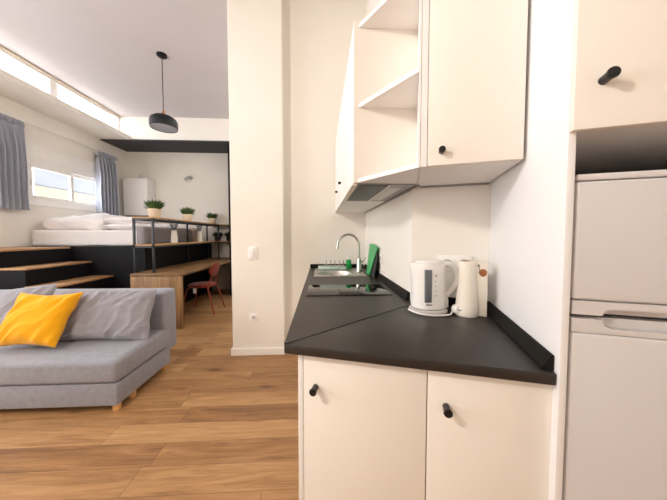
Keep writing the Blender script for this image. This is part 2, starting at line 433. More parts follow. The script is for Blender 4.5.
# ------------------------------------------------------------------ bed
def cloth_box(bm, x0, x1, y0, y1, z0, z1, r=.06, nx=48, ny=40, nz=12, amp=.012, fs=5.0, seed=0.0, puff=.02):
    """soft rounded block with folds"""
    def rnd(p):
        q = Vector((min(max(p.x, x0+r), x1-r), min(max(p.y, y0+r), y1-r), min(max(p.z, z0+min(r, (z1-z0)/2)), z1-min(r, (z1-z0)/2))))
        d = p-q
        if d.length > 1e-9:
            rr = min(r, (z1-z0)/2); d = d.normalized()*min(d.length, rr)
            p = q+d
        return p
    start = len(bm.verts)
    grid = {}
    def vert(i, j, k):
        key = (i, j, k)
        if key not in grid:
            p = rnd(Vector((x0+(x1-x0)*i/nx, y0+(y1-y0)*j/ny, z0+(z1-z0)*k/nz)))
            c = Vector(((x0+x1)/2, (y0+y1)/2, (z0+z1)/2)); nrm = (p-c); nrm = Vector((nrm.x/(x1-x0)**2, nrm.y/(y1-y0)**2, nrm.z/(z1-z0)**2)).normalized()
            s = noise.noise(Vector((p.x*fs+seed, p.y*fs*1.3, p.z*fs*1.6+seed)))+.5*noise.noise(Vector((p.x*fs*2.3+seed, p.y*fs*2.6, p.z*fs*3)))
            b = 0
            if k == nz: b = puff*math.sin(PI*i/nx)*math.sin(PI*j/ny)
            p = p+nrm*(s*amp); p.z += b
            grid[key] = bm.verts.new(p)
        return grid[key]
    for i in range(nx):
        for j in range(ny):
            bm.faces.new((vert(i, j, 0), vert(i, j+1, 0), vert(i+1, j+1, 0), vert(i+1, j, 0)))
            bm.faces.new((vert(i, j, nz), vert(i+1, j, nz), vert(i+1, j+1, nz), vert(i, j+1, nz)))
    for i in range(nx):
        for k in range(nz):
            bm.faces.new((vert(i, 0, k), vert(i+1, 0, k), vert(i+1, 0, k+1), vert(i, 0, k+1)))
            bm.faces.new((vert(i, ny, k), vert(i, ny, k+1), vert(i+1, ny, k+1), vert(i+1, ny, k)))
    for j in range(ny):
        for k in range(nz):
            bm.faces.new((vert(0, j, k), vert(0, j, k+1), vert(0, j+1, k+1), vert(0, j+1, k)))
            bm.faces.new((vert(nx, j, k), vert(nx, j+1, k), vert(nx, j+1, k+1), vert(nx, j, k+1)))

t = Thing('bed', 'low bed with white sheeted mattress on the raised platform', 'bed', (-3.5, 4.8, ZP))
bm = newbm(); cloth_box(bm, XL+.03, -2.80, 3.96, 5.55, ZP+.004, 1.345, r=.03, amp=.006, fs=4, puff=.004)
part('mattress', bm, M['sheet'], t)
bm = newbm(); cloth_box(bm, -2.78, -2.63, 3.88, 5.30, ZP+.002, 1.40, r=.06, nx=10, amp=.004, fs=6, puff=.0)
part('headboard', bm, M['headboard'], t, label='grey upholstered headboard')
bm = newbm(); cloth_box(bm, -4.28, -3.34, 4.02, 5.45, 1.348, 1.515, r=.08, amp=.035, fs=5.5, seed=3, puff=.12)
single('duvet', bm, M['sheet'], 'puffy white duvet heaped at the window end of the bed', 'duvet', (-3.8, 4.7, 1.348))
def pillow_mesh(bm, w, h, d, n=36, T=None, seed=0.0, wr=.02, pin=.10, fs=7.0):
    """two-sided stuffed cushion in the local XZ plane, depth along Y"""
    rows = {}
    for side in (1, -1):
        for i in range(n+1):
            for j in range(n+1):
                if side == -1 and (i in (0, n) or j in (0, n)):
                    rows[(side, i, j)] = rows[(1, i, j)]; continue
                a, b = 2*i/n-1, 2*j/n-1
                px = a*w/2*(1-pin*(1-abs(b)**1.5)*abs(a)); pz = b*h/2*(1-pin*(1-abs(a)**1.5)*abs(b))
                bul = ((1-a**4)*(1-b**4))**.55
                gx, gz = a*w/2, b*h/2
                c1 = gx*.82-gz*.57; c2 = gx*.57+gz*.82
                wob = .05*noise.noise(Vector((gx*6, gz*6, seed)))
                rid = 1-2*abs(noise.noise(Vector(((c2+wob)*fs*.55+seed, (c1+wob)*fs*2.6, side*3.0+seed))))
                rid2 = 1-2*abs(noise.noise(Vector(((c1+wob)*fs*.5-seed, (c2-wob)*fs*2.0, side*7.0+seed))))
                nn = .75*(rid-.45)+.4*(rid2-.45)*max(0, .3+b)+.35*noise.noise(Vector((a*w*fs+seed, b*h*fs*1.6, side*2.0)))
                y = side*(d/2*bul+wr*nn*min(1, bul*1.6)*(.4+.8*abs(b)))
                v = bm.verts.new((px, y, pz+wr*.5*nn*bul)); rows[(side, i, j)] = v
    for side in (1, -1):
        for i in range(n):
            for j in range(n):
                q = [rows[(side, i, j)], rows[(side, i+1, j)], rows[(side, i+1, j+1)], rows[(side, i, j+1)]]
                bm.faces.new(q if side == -1 else q[::-1])
    vs = set(rows.values())
    if T is not None:
        for v in vs: v.co = T @ v.co
def SHEAR(k): return Matrix(((1, 0, k, 0), (0, 1, 0, 0), (0, 0, 1, 0), (0, 0, 0, 1)))
def R(ax, deg): return Matrix.Rotation(math.radians(deg), 4, ax)
def TR(x, y, z): return Matrix.Translation((x, y, z))
# pillows lie flat near the headboard
for k, (x, y, z, lab) in enumerate(((-3.06, 4.26, 1.40, 'flat white pillow on the bed, end nearest the steps, below another'),
                                    (-3.10, 4.30, 1.497, 'flat white pillow lying on top of another at the near side of the bed'),
                                    (-3.06, 5.02, 1.42, 'white pillow at the far side of the bed behind the grey headboard'))):
    bm = newbm(); pillow_mesh(bm, .46, .62, .12, n=24, T=TR(x, y, z) @ R('X', 90), seed=k*3.1, wr=.010)
    single('pillow', bm, M['sheet'], lab, 'pillow', (x, y, z-.06), group='white pillows on the bed')
bm = newbm(); cloth_box(bm, -2.80, -2.62, 5.32, 5.60, ZP+.002, 1.43, r=.085, nx=12, ny=14, amp=.003, fs=6, puff=0)
single('bolster', bm, M['beige'], 'beige rounded bolster at the far end of the grey headboard', 'bolster', (-2.71, 5.46, ZP))

# curtains and rod
def curtain(y0, y1, z0, z1, x, folds, seed):
    bm = newbm(); n = 150; m = 40; rows = []
    for j in range(m+1):
        s = j/m; z = z1+(z0-z1)*s; row = []
        for i in range(n+1):
            a = i/n; ph = a*folds*2*PI+seed
            amp = .022+.045*min(1, s*3)
            spread = 1+.06*s
            y = (y0+y1)/2+(a-.5)*(y1-y0)*spread+.012*math.sin(ph*2+seed)+.01*noise.noise(Vector((a*4, s*3, seed)))
            xx = x+amp*math.sin(ph+.5*noise.noise(Vector((a*3, s*2.5, seed)))*min(1, s*2))
            if s < .09: xx = x+.35*amp*math.sin(ph)+.008*math.sin(ph*3)
            row.append(bm.verts.new((xx, y, z)))
        rows.append(row)
    back = [[bm.verts.new(v.co+Vector((-.004, 0, 0))) for v in row] for row in rows]
    for j in range(m):
        for i in range(n):
            bm.faces.new((rows[j][i], rows[j][i+1], rows[j+1][i+1], rows[j+1][i]))
            bm.faces.new((back[j][i], back[j+1][i], back[j+1][i+1], back[j][i+1]))
        for i in (0, n): bm.faces.new((rows[j][i], rows[j+1][i], back[j+1][i], back[j][i]))
    for j in (0, m):
        for i in range(n): bm.faces.new((rows[j][i], rows[j][i+1], back[j][i+1], back[j][i]))
    return bm
def curtain_thing(y0, y1, label, folds, seed):
    t = Thing('curtain', label, 'curtain', (XL+.10, (y0+y1)/2, 1.62), group='curtains on the white rod')
    part('drape', curtain(y0, y1, 1.625, 2.86, XL+.10, folds, seed), M['curtain'], t, smooth=60)
    part('heading_tape', curtain(y0+.005, y1-.005, 2.80, 2.885, XL+.10, folds, seed), M['curtain'], t, smooth=60)
curtain_thing(3.52, 3.86, 'blue-grey curtain gathered left of the window, nearer the steps', 5, .4)
curtain_thing(5.06, 5.45, 'blue-grey curtain gathered right of the window, near the white wall unit', 5, 2.1)
t = Thing('curtain_rod', 'thin white curtain rod above the sliding window', 'rod', (XL+.10, 4.4, 2.90))
bm = newbm(); cyl(bm, (XL+.10, 2.9, 2.905), (XL+.10, 5.62, 2.905), .011, 12); part('rod', bm, M['trim'], t)
bm = newbm(); cyl(bm, (XL+.10, 5.62, 2.905), (XL+.10, 5.66, 2.905), .018, 12); part('finial', bm, M['trim'], t)
for y in (3.0, 5.52): part('bracket', bx(XL, XL+.10, y-.01, y+.01, 2.885, 2.897, bev=.002), M['trim'], t)

# white wall unit, device, wall lamp in the alcove
t = Thing('boiler', 'white boxy wall unit in the alcove corner by the curtain', 'wall unit', (-4.0, 5.80, 1.70))
part('casing', bx(-4.27, -3.76, 5.66, YB, 1.70, 2.50, bev=.012), M['carcass'], t)
part('lower_lip', bx(-4.26, -3.77, 5.67, YB, 1.672, 1.698, bev=.004), M['hoodgrey'], t)
t = Thing('small_device', 'small pale gadget standing on top of the white wall unit', 'device', (-3.95, 5.75, 2.50))
bm = newbm(); lathe(bm, [(.035, 2.501), (.035, 2.53), (.022, 2.56), (.022, 2.60), (.010, 2.612)], -3.95, 5.75, 18); part('body', bm, M['kettlegrey'], t)
part('foot', bx(-4.0, -3.90, 5.72, 5.78, 2.501, 2.512, bev=.003), M['carcass'], t)
t = Thing('wall_lamp', 'small silver spot lamp on the alcove wall', 'lamp', (-2.98, YB, 2.55))
bm = newbm(); cyl(bm, (-2.98, YB, 2.58), (-2.98, YB-.02, 2.58), .045, 20); part('wall_plate', bm, M['kettlegrey'], t)
bm = newbm(); tube(bm, arc([(-2.98, YB-.02, 2.58), (-2.98, YB-.06, 2.60), (-2.99, YB-.10, 2.57)]), .010, 10); part('arm', bm, M['kettlegrey'], t)
bm = newbm(); tube(bm, [(-2.99, YB-.10, 2.585), (-3.01, YB-.12, 2.54), (-3.03, YB-.14, 2.50)], [.024, .034, .042], 18); part('lamp_head', bm, M['kettlegrey'], t)

# ------------------------------------------------------------------ desk, shelving, plants, chair
DX0, DX1, DY0, ZD = -2.535, -1.872, 3.43, .75
t = Thing('desk', 'long oak desk built under the shelving beside the platform', 'desk', (-2.2, 4.6, 0))
part('side_panel', bx(DX0, DX1, DY0, DY0+.04, 0, ZD-.04, bev=.002), M['oak'], t)
part('desktop', bx(DX0, DX1, DY0, YB-.004, ZD-.04, ZD, bev=.002), M['oaktop'], t)
SX0, SX1, SY0, FY0 = -2.535, -2.262, 3.50, 5.67
FX1 = -1.91
t = Thing('shelving_unit', 'black steel and oak corner shelving standing on the desk', 'shelving', (-2.4, 4.6, ZD))
def lshape(z0, z1):
    bm = newbm(); prism(bm, [(SX0, SY0), (SX1, SY0), (SX1, FY0), (FX1, FY0), (FX1, YB-.004), (SX0, YB-.004)], z0, z1); return bm
for z in (1.512, 1.138):
    part('shelf_board', lshape(z-.018, z), M['oakshelf'], t, smooth=0)
def bars(z):
    bm = newbm(); r = .0125
    box(bm, SX0, SX1, SY0, SY0+2*r, z-2*r, z); box(bm, SX1-2*r, SX1, SY0, FY0, z-2*r, z); box(bm, SX0, SX0+2*r, SY0+2*r, YB-.03, z-2*r, z)
    box(bm, SX1-2*r, FX1, FY0, FY0+2*r, z-2*r, z)
    return bm
for z in (1.494, 1.120): part('rail', bars(z), M['blacksteel'], t, smooth=0)
for x, y in ((SX0, SY0), (SX1-.025, SY0), (SX0, 4.85), (SX1-.025, FY0), (SX0, FY0), (SX1-.025, 4.9)):
    if (x, y) == (SX1-.025, 4.9): continue
    part('post', bx(x, x+.025, y, y+.025, ZD+.001, 1.494, bev=.001), M['blacksteel'], t)

def leaf(bm, base, d, L, w, droop=.2):
    d = Vector(d).normalized(); side = d.cross(Vector((0, 0, 1)))
    side = side.normalized() if side.length > 1e-4 else Vector((1, 0, 0))
    up = side.cross(d).normalized(); base = Vector(base); prev = None; n = 4
    for i in range(n+1):
        s = i/n; c = base+d*L*s-Vector((0, 0, droop*L*s*s)); hw = w*math.sin(PI*min(1, .12+.88*s))**.8*.5 if i < n else .0004
        a, b, m_ = bm.verts.new(c-side*hw+up*hw*.4), bm.verts.new(c+side*hw+up*hw*.4), bm.verts.new(c-up*hw*.15)
        if prev:
            bm.faces.new((prev[0], prev[2], m_, a)); bm.faces.new((prev[2], prev[1], b, m_))
        prev = (a, b, m_)
def bushy(bm, cz, rad, n, L, w, seed, up=.6):
    rnd = random.Random(seed)
    for i in range(n):
        a = rnd.uniform(0, 2*PI); rr = rad*math.sqrt(rnd.random())*.75
        el = rnd.uniform(.55, 1.5)*(1-.22*rr/rad)
        d = (math.cos(a)*math.cos(el), math.sin(a)*math.cos(el), math.sin(el)*up+.15)
        leaf(bm, (rr*math.cos(a), rr*math.sin(a), cz+rnd.uniform(-.01, .03)), d, L*rnd.uniform(.6, 1.1), w*rnd.uniform(.7, 1.2), rnd.uniform(0, .35))
PG = 'potted plants on the shelving'
pp = Thing('potted_plant', 'largest bushy plant in a beige pot at the near end of the top shelf', 'plant', (0, 0, 0), group=PG)
bm = newbm(); lathe(bm, [(.064, 0), (.068, .004), (.086, .128), (.086, .134), (.078, .134), (.074, .115)], n=32); part('pot', bm, M['pot'], pp)
bm = newbm(); lathe(bm, [(.073, .110), (.072, .118), (.02, .122)], n=24); part('soil', bm, M['soil'], pp)
bm = newbm(); bushy(bm, .118, .084, 230, .150, .027, 4, 1.3); part('foliage', bm, M['leaf'], pp, recalc=False, smooth=60)
ZT = 1.5135
pp.o.location = (-2.43, 3.80, ZT)
copy_thing(pp, (-2.41, 4.66, ZT), 'bushy plant in a beige pot halfway along the top shelf', PG, 1.3, .95)
copy_thing(pp, (-2.42, 5.72, ZT), 'bushy plant in a beige pot at the far corner of the top shelf', PG, 2.5, .95)
VG = 'white vases with sprigs'
vv = Thing('vase', 'tall white vase of blue-green sprigs on the lower shelf, nearer the front', 'vase', (0, 0, 0), group=VG)
bm = newbm(); lathe(bm, [(.048, 0), (.050, .006), (.047, .10), (.036, .20), (.035, .205), (.031, .205), (.033, .18)], n=28); part('vase_body', bm, M['vase'], vv)
bm = newbm(); rnd = random.Random(3)
for k in range(6):
    a = k*1.05+.3; tip = Vector((math.cos(a)*.06, math.sin(a)*.06, .32+.035*(k % 3)))
    pts = arc([(0, 0, .12), (math.cos(a)*.02, math.sin(a)*.02, .22), tip], 5); tube(bm, pts, .002, 5)
    for q in range(5):
        p = pts[min(len(pts)-1, 5+q)]
        for sg in (1, -1): leaf(bm, p, (math.cos(a+sg*1.3), math.sin(a+sg*1.3), .7), .032, .026, .1)
part('sprigs', bm, M['leafblue'], vv, recalc=False, smooth=60)
ZB = 1.1395
vv.o.location = (-2.41, 4.24, ZB)
copy_thing(vv, (-2.41, 5.10, ZB), 'tall white vase of blue-green sprigs on the lower shelf, further back', VG, 1.9)
DG = 'dark plants in the corner shelf'
dp = Thing('dark_plant', 'dark leafy plant in a black pot on the corner of the lower shelf', 'plant', (0, 0, 0), group=DG)
bm = newbm(); lathe(bm, [(.055, 0), (.058, .004), (.066, .095), (.060, .095), (.058, .085)], n=28); part('pot', bm, M['potdark'], dp)
bm = newbm(); lathe(bm, [(.058, .078), (.057, .086), (.01, .088)], n=20); part('soil', bm, M['soil'], dp)
bm = newbm(); bushy(bm, .09, .065, 220, .115, .024, 8, .9); part('foliage', bm, M['leafdark'], dp, recalc=False, smooth=60)
dp.o.location = (-2.34, 5.79, ZB)
copy_thing(dp, (-2.08, 5.79, ZB), 'dark leafy plant partly hidden by the black upright at the pillar', DG, 2.0)

# chair, facing the desk
t = Thing('desk_chair', 'rust red tubular chair with round backrest tucked under the desk', 'chair', (-1.95, 4.27, 0))
bm = newbm(); TS = TR(-1.98, 4.24, .445)
n = 40; lay = []
for z, k in ((-.022, .90), (-.012, .98), (.0, 1.0), (.014, .97), (.022, .88), (.025, .6)):
    lay.append([bm.verts.new(TS @ Vector((.20*k*math.copysign(abs(math.cos(2*PI*i/n))**.75, math.cos(2*PI*i/n)), .195*k*math.copysign(abs(math.sin(2*PI*i/n))**.75, math.sin(2*PI*i/n)), z))) for i in range(n)])
for a, b in zip(lay, lay[1:]):
    for i in range(n): bm.faces.new((a[i], a[(i+1) % n], b[(i+1) % n], b[i]))
bm.faces.new(lay[0][::-1]); bm.faces.new(lay[-1]); part('seat', bm, M['rustseat'], t)
bm = newbm(); lay = []
for d, k in ((-.014, .88), (-.008, .98), (.004, 1.0), (.012, .94), (.014, .7)):
    ring = []
    for i in range(n):
        yy = .175*k*math.cos(2*PI*i/n); zz = .115*k*math.sin(2*PI*i/n)
        ring.append(bm.verts.new((-1.755+d+.03*(zz/.115)-.8*yy*yy, 4.24+yy, .705+zz)))
    lay.append(ring)
for a, b in zip(lay, lay[1:]):
    for i in range(n): bm.faces.new((a[i], a[(i+1) % n], b[(i+1) % n], b[i]))
bm.faces.new(lay[0][::-1]); bm.faces.new(lay[-1]); part('backrest', bm, M['rust'], t)
for sy in (-1, 1):
    bm = newbm(); tube(bm, arc([(-1.70, 4.24+sy*.215, 0), (-1.765, 4.24+sy*.19, .25), (-1.815, 4.24+sy*.165, .43), (-1.80, 4.24+sy*.11, .52), (-1.775, 4.24+sy*.09, .64), (-1.76, 4.24+sy*.08, .72)]), .011, 10)
    part('rear_leg', bm, M['rust'], t)
    bm = newbm(); tube(bm, arc([(-2.21, 4.24+sy*.205, 0), (-2.17, 4.24+sy*.19, .25), (-2.13, 4.24+sy*.165, .40), (-2.08, 4.24+sy*.12, .424)]), .011, 10)
    part('front_leg', bm, M['rust'], t)
bm = newbm(); tube(bm, [(-1.815, 4.075, .42), (-1.815, 4.405, .42)], .009, 8); tube(bm, [(-2.10, 4.10, .418), (-2.10, 4.38, .418)], .009, 8)
tube(bm, [(-2.10, 4.14, .418), (-1.815, 4.12, .418)], .009, 8); tube(bm, [(-2.10, 4.34, .418), (-1.815, 4.36, .418)], .009, 8)
part('seat_frame', bm, M['rust'], t)
part('paper_tag', bx(-2.03, -1.985, 4.045, 4.048, .34, .42), M['tag'], t, label='white paper tag')

# ------------------------------------------------------------------ pendant lamp
PX, PY = -2.08, 3.49
t = pend = Thing('pendant_lamp', 'black dome pendant lamp with wooden neck hanging above the steps', 'lamp', (PX, PY, 2.68))
bm = newbm(); lathe(bm, [(.05, ZC-.028), (.06, ZC-.02), (.06, ZC)], PX, PY, 28); part('ceiling_rose', bm, M['lampblack'], t)
bm = newbm(); cyl(bm, (PX, PY, 2.90), (PX, PY, ZC-.02), .005, 8); part('cord', bm, M['lampblack'], t)
bm = newbm(); lathe(bm, [(.020, 2.845), (.022, 2.86), (.016, 2.90), (.010, 2.915)], PX, PY, 20); part('neck', bm, M['copper'], t, label='turned wooden neck')
bm = newbm(); lathe(bm, [(.158, 2.680), (.163, 2.71), (.162, 2.765), (.148, 2.80), (.105, 2.832), (.04, 2.845), (.02, 2.847)], PX, PY, 48, capb=False)
lathe(bm, [(.156, 2.682), (.155, 2.71), (.14, 2.79), (.02, 2.83)], PX, PY, 48, capb=False)
part('lamp_shade', bm, M['lampblack'], t, recalc=False)
bm = newbm(); lathe(bm, [(.153, 2.687), (.153, 2.697)], PX, PY, 48); part('diffuser', bm, M['diffuser'], t, label='pale grey diffuser disc')

# ------------------------------------------------------------------ sofa
SR, SL = -1.452, -3.45
t = Thing('sofa', 'light grey fabric sofa bed in front of the steps', 'sofa', (-2.45, 2.2, 0))
bm = newbm(); box(bm, SL, SR+.002, 1.803, 2.44, .046, .204, bev=.012, seg=3); part('base', bm, M['sofa'], t)
bm = newbm()
vs = box(bm, SL, SR+.004, 1.800, 2.46, .206, .372, bev=.036, seg=5)
for v in vs:
    if v.is_valid and v.co.z > .3: v.co.z += .022*(v.co.y-1.8)/.66
part('seat_mattress', bm, M['sofa'], t)
bm = newbm(); vs = box(bm, SL, SR+.002, 2.36, 2.565, .158, .742, bev=.03, seg=5)
for v in vs:
    if v.is_valid and v.co.y < 2.46: v.co.y -= .07*(1-(v.co.z-.158)/.584)*(1 if v.co.z > .36 else 0)
part('backrest', bm, M['sofa'], t)
bm = newbm(); tube(bm, [(SL+.02, 1.806, .205), (SR-.02, 1.806, .205)], .004, 8); tube(bm, [(SR+.001, 1.85, .205), (SR+.001, 2.44, .205)], .004, 8); part('seam_piping', bm, M['cushion'], t)
for x, y in ((-1.485, 1.845), (-1.485, 1.99), (-1.485, 2.385), (-3.40, 1.87), (-3.40, 2.385)):
    bm = newbm(); cyl(bm, (x, y, 0), (x, y, .047), .024, 20, .028); part('leg', bm, M['beech'], t)
# cushions
CG = 'grey cushions on the sofa'
bm = newbm(); pillow_mesh(bm, .86, .43, .17, n=60, T=TR(-1.885, 2.215, .585) @ R('X', -17) @ R('Y', 1), seed=1.7, wr=.034, pin=.05, fs=6)
single('cushion', bm, M['cushion'], 'crumpled grey cushion at the right end of the sofa', 'cushion', (-1.83, 2.2, .40), group=CG)
bm = newbm(); pillow_mesh(bm, .80, .44, .17, n=60, T=TR(-2.69, 2.225, .59) @ R('X', -16) @ R('Y', -6), seed=5.2, wr=.020, pin=.05, fs=6)
single('cushion', bm, M['cushion'], 'grey cushion at the left edge, behind the yellow cushion', 'cushion', (-2.60, 2.2, .40), group=CG)
bm = newbm(); pillow_mesh(bm, .49, .425, .15, n=60, T=TR(-2.225, 2.05, .605) @ R('X', -26) @ SHEAR(.13), seed=9.4, wr=.024, pin=.13, fs=5)
single('throw_cushion', bm, M['yellow'], 'square mustard yellow cushion leaning on the grey cushions', 'cushion', (-2.2, 2.0, .38))

# ------------------------------------------------------------------ switch and socket on the pillar
t = Thing('light_switch', 'white light switch on the cream pillar', 'switch', (-.71, 2.635, 1.01))
part('plate', bx(-.757, -.664, 2.625, 2.635, 1.005, 1.150, bev=.004), M['trim'], t)
part('rocker', bx(-.735, -.686, 2.619, 2.626, 1.03, 1.125, bev=.003), M['kettle'], t)
t = Thing('wall_socket', 'white power socket low on the cream pillar', 'socket', (-.705, 2.635, .36))
part('plate', bx(-.748, -.664, 2.625, 2.635, .36, .445, bev=.004), M['trim'], t)
bm = newbm(); cyl(bm, (-.706, 2.6245, .402), (-.706, 2.622, .402), .021, 24); part('socket_well', bm, M['kettlegrey'], t)
for dx in (-.009, .009):
    bm = newbm(); cyl(bm, (-.706+dx, 2.6225, .402), (-.706+dx, 2.621, .402), .003, 10); part('pin_hole', bm, M['dark'], t)

# ------------------------------------------------------------------ kitchen: base units
def knob(bm_parent, base, d, th, parent, r=.0125, L=.034):
    bm = newbm(); base = Vector(base); d = Vector(d).normalized()
    tube(bm, [base+d*.0005, base+d*.004, base+d*.022, base+d*(L-.003), base+d*L], [r*.8, r*.78, r*.8, r, r*.93], 24)
    return part('knob', bm, M['knob'], th, parent)
ZW = .900; ZU = .868
cb = Thing('base_cabinet', 'cream two-door base cabinet facing the viewer under the black worktop', 'cabinet', tuple(FT @ Vector((.4, .2, 0))))
s0, s1 = .040, .790
bm = newbm()
a = FT @ Vector((s0, .042, 0)); b_ = FT @ Vector((s1, .042, 0))
prism(bm, [(a.x, a.y), (b_.x, b_.y), w2(BT, -.004, .30), w2(BT, -.004, .012), (KX-.008, 1.292), (KX-.012, 1.298), (-.066, .878)], .10, ZU-.002)
part('carcass', bm, M['carcass'], cb, smooth=0)
part('end_filler', bx(s0, s0+.018, .021, .042, .10, ZU-.002, T=FT, bev=.001), M['carcass'], cb)
part('end_filler', bx(.784, s1, .021, .042, .10, ZU-.002, T=FT, bev=.001), M['carcass'], cb)
part('plinth', bx(s0+.01, s1-.01, .07, .085, 0, .10, T=FT), M['carcass'], cb)
for (a0, a1, ks) in ((.0595, .4505, .103), (.4535, .782, .505)):
    d = part('door', bx(a0, a1, .021, .040, .11, ZU-.004, T=FT, bev=.0015), M['cream'], cb)
    kp = FT @ Vector((ks, .021, .757)); knob(None, kp, -NN, cb, d)
t = Thing('sink_cabinet', 'long white base cabinet running under the hob and sink', 'cabinet', (.2, 2.0, 0))
bm = newbm(); prism(bm, [(-.053, .905), (-.053, KY-.004), (KX-.004, KY-.004), (KX-.004, 1.345)], .10, ZU-.17)
part('carcass', bm, M['carcass'], t, smooth=0)
bm = newbm(); box(bm, -.053, -.040, .90, KY-.004, ZU-.17, ZU-.002); part('front_rail', bm, M['carcass'], t, smooth=0)
for y0, y1 in ((.90, 1.40), (1.403, 2.0), (2.003, 2.39), (2.393, 2.77)):
    part('door', bx(-.070, -.054, y0, y1, .11, ZU-.004, bev=.0015), M['cream'], t)
part('plinth', bx(-.05, -.035, .90, KY-.01, 0, .10), M['carcass'], t)

# worktop: straight run (with the sink cut-out) and angled end piece
hx0, hx1, hy0, hy1 = -.045, .385, 2.19, 2.70
jl = w2(FT, 0, 0)
t = Thing('worktop', 'long black worktop carrying the hob and sink', 'worktop', (.18, 1.9, ZU))
bm = newbm()
JW = (KX-.003, 1.304)
yj = lambda x: .823+(x+.123)*(1.304-.823)/(KX-.003+.123)
prism(bm, [(-.123, .825), JW, (KX-.003, hy0), (-.123, hy0)], ZU, ZW)
box(bm, -.123, hx0, hy0, hy1, ZU, ZW); box(bm, hx1, KX-.002, hy0, hy1, ZU, ZW); box(bm, -.123, KX-.002, hy1, KY-.002, ZU, ZW)
part('slab', bm, M['worktop'], t, smooth=0)
t2 = Thing('corner_worktop', 'angled black worktop end in front of the kettle', 'worktop', (.3, 1.0, ZU))
ro = FT @ Vector((FL, 0, 0)); re = w2(BT, -.001, .612)
bm = newbm(); prism(bm, [(-.123, .822), (FR.x, FR.y), w2(BT, -.0015, .0015), w2(BT, -.343, .0015), (KX-.004, 1.300)], ZU, ZW, bev=.003)
part('slab', bm, M['worktop'], t2)
bm = newbm(); d = Vector((JW[0]+.123, JW[1]-.823, 0)).normalized(); nn = Vector((-d.y, d.x, 0))*.006
p0 = Vector((-.121, .826, 0)); p1 = Vector((JW[0]-.03, JW[1]-.026, 0))
prism(bm, [tuple((p0+nn)[:2]), tuple((p1+nn)[:2]), tuple((p1-nn)[:2]), tuple((p0-nn)[:2])], ZW+.0002, ZW+.0018)
part('joint_strip', bm, M['seam'], t2, smooth=0)
def upstand(p0, p1, inw, z0=ZW+.0004, h=.042, w=.027, name='upstand', label='', flat=False):
    """triangular upstand: p0-p1 on the wall, inw = horizontal direction into the room"""
    p0, p1, inw = Vector((*p0, 0)), Vector((*p1, 0)), Vector((*inw, 0)).normalized()
    bm = newbm(); rs = []
    for p in (p0, p1):
        sec = [(0, 0), (w, 0), (w, .004), (.006, h), (0, h)] if not flat else [(0, 0), (.014, 0), (.014, h-.003), (.010, h), (0, h)]
        rs.append([bm.verts.new(p+inw*a+Vector((0, 0, z0+b))) for a, b in sec])
    for i in range(5): bm.faces.new((rs[0][i], rs[0][(i+1) % 5], rs[1][(i+1) % 5], rs[1][i]))
    bm.faces.new(rs[0][::-1]); bm.faces.new(rs[1])
    return single('upstand', bm, M['upstand'], label, 'upstand', tuple((p0+p1)/2+Vector((0, 0, z0))), group='black upstands around the worktop', smooth=0)
upstand(w2(BT, -.002, .03), w2(BT, -.002, .605), (-U.x, -U.y), label='black upstand on the tall white panel beside the fridge')
upstand(w2(BT, -.33, .002), w2(BT, -.03, .002), (V.x, V.y), label='black upstand along the angled wall behind the kettle', w=.014, flat=True)
upstand((KX-.001, 1.36), (KX-.001, KY-.02), (-1, 0), label='black upstand along the sink wall beside the green board')
upstand((-.12, KY-.001), (KX-.03, KY-.001), (0, -1), label='black upstand at the far end of the worktop', flat=True)

# hob
t = Thing('hob', 'black glass hob set in the worktop', 'hob', (.17, 1.62, ZW))
part('glass_plate', bx(-.088, .43, 1.475, 1.785, ZW+.0005, ZW+.006, bev=.0015), M['hob'], t)
bm = newbm()
for x, y, r in ((.05, 1.63, .075), (.29, 1.63, .09)):
    n = 40; a = [bm.verts.new((x+r*math.cos(2*PI*i/n), y+r*math.sin(2*PI*i/n), ZW+.0063)) for i in range(n)]; b2 = [bm.verts.new((x+(r-.002)*math.cos(2*PI*i/n), y+(r-.002)*math.sin(2*PI*i/n), ZW+.0063)) for i in range(n)]
    for i in range(n): bm.faces.new((a[i], a[(i+1) % n], b2[(i+1) % n], b2[i]))
part('ring_marks', bm, M['gauge'], t)

# sink
t = Thing('sink', 'stainless steel sink with round basin at the end of the worktop', 'sink', (.17, 2.44, .74))
sx0, sx1, sy0, sy1 = -.065, .405, 2.165, 2.72; bxc, byc, brx, bry = .135, 2.36, .165, .145
bm = newbm(); n = 64; rings = []
def rect_pt(a):
    c, s = math.cos(a), math.sin(a); cx, cy = bxc, byc
    k = min(((sx1-cx) if c > 0 else (sx0-cx))/c if abs(c) > 1e-6 else 1e9, ((sy1-cy) if s > 0 else (sy0-cy))/s if abs(s) > 1e-6 else 1e9)
    return (cx+c*k, cy+s*k)
angs = [2*PI*i/n for i in range(n)]
for cx_, cy_ in ((sx0, sy0), (sx1, sy0), (sx0, sy1), (sx1, sy1)): angs.append(math.atan2(cy_-byc, cx_-bxc) % (2*PI))
angs = sorted(set(angs)); n = len(angs)
rings.append([bm.verts.new((*rect_pt(a), ZW+.0005)) for a in angs])
rings.append([bm.verts.new((*rect_pt(a), ZW+.004)) for a in angs])
for kx, z in ((1.06, ZW+.005), (1.0, ZW+.002), (.96, ZW-.02), (.90, .775), (.80, .752), (.12, .748)):
    rings.append([bm.verts.new((bxc+brx*kx*math.cos(a), byc+bry*kx*math.sin(a), z)) for a in angs])
for a, b in zip(rings, rings[1:]):
    for i in range(n): bm.faces.new((a[i], a[(i+1) % n], b[(i+1) % n], b[i]))
bm.faces.new(rings[-1])
part('bowl_and_deck', bm, M['steel'], t, recalc=False, smooth=30)
bm = newbm(); lathe(bm, [(.026, .7495), (.024, .753), (.008, .754)], bxc, byc, 24); part('drain', bm, M['chrome'], t)
bm = newbm()
for k in range(7): box(bm, .02+.05*k, .035+.05*k, 2.55, 2.70, ZW+.0045, ZW+.008, bev=.001)
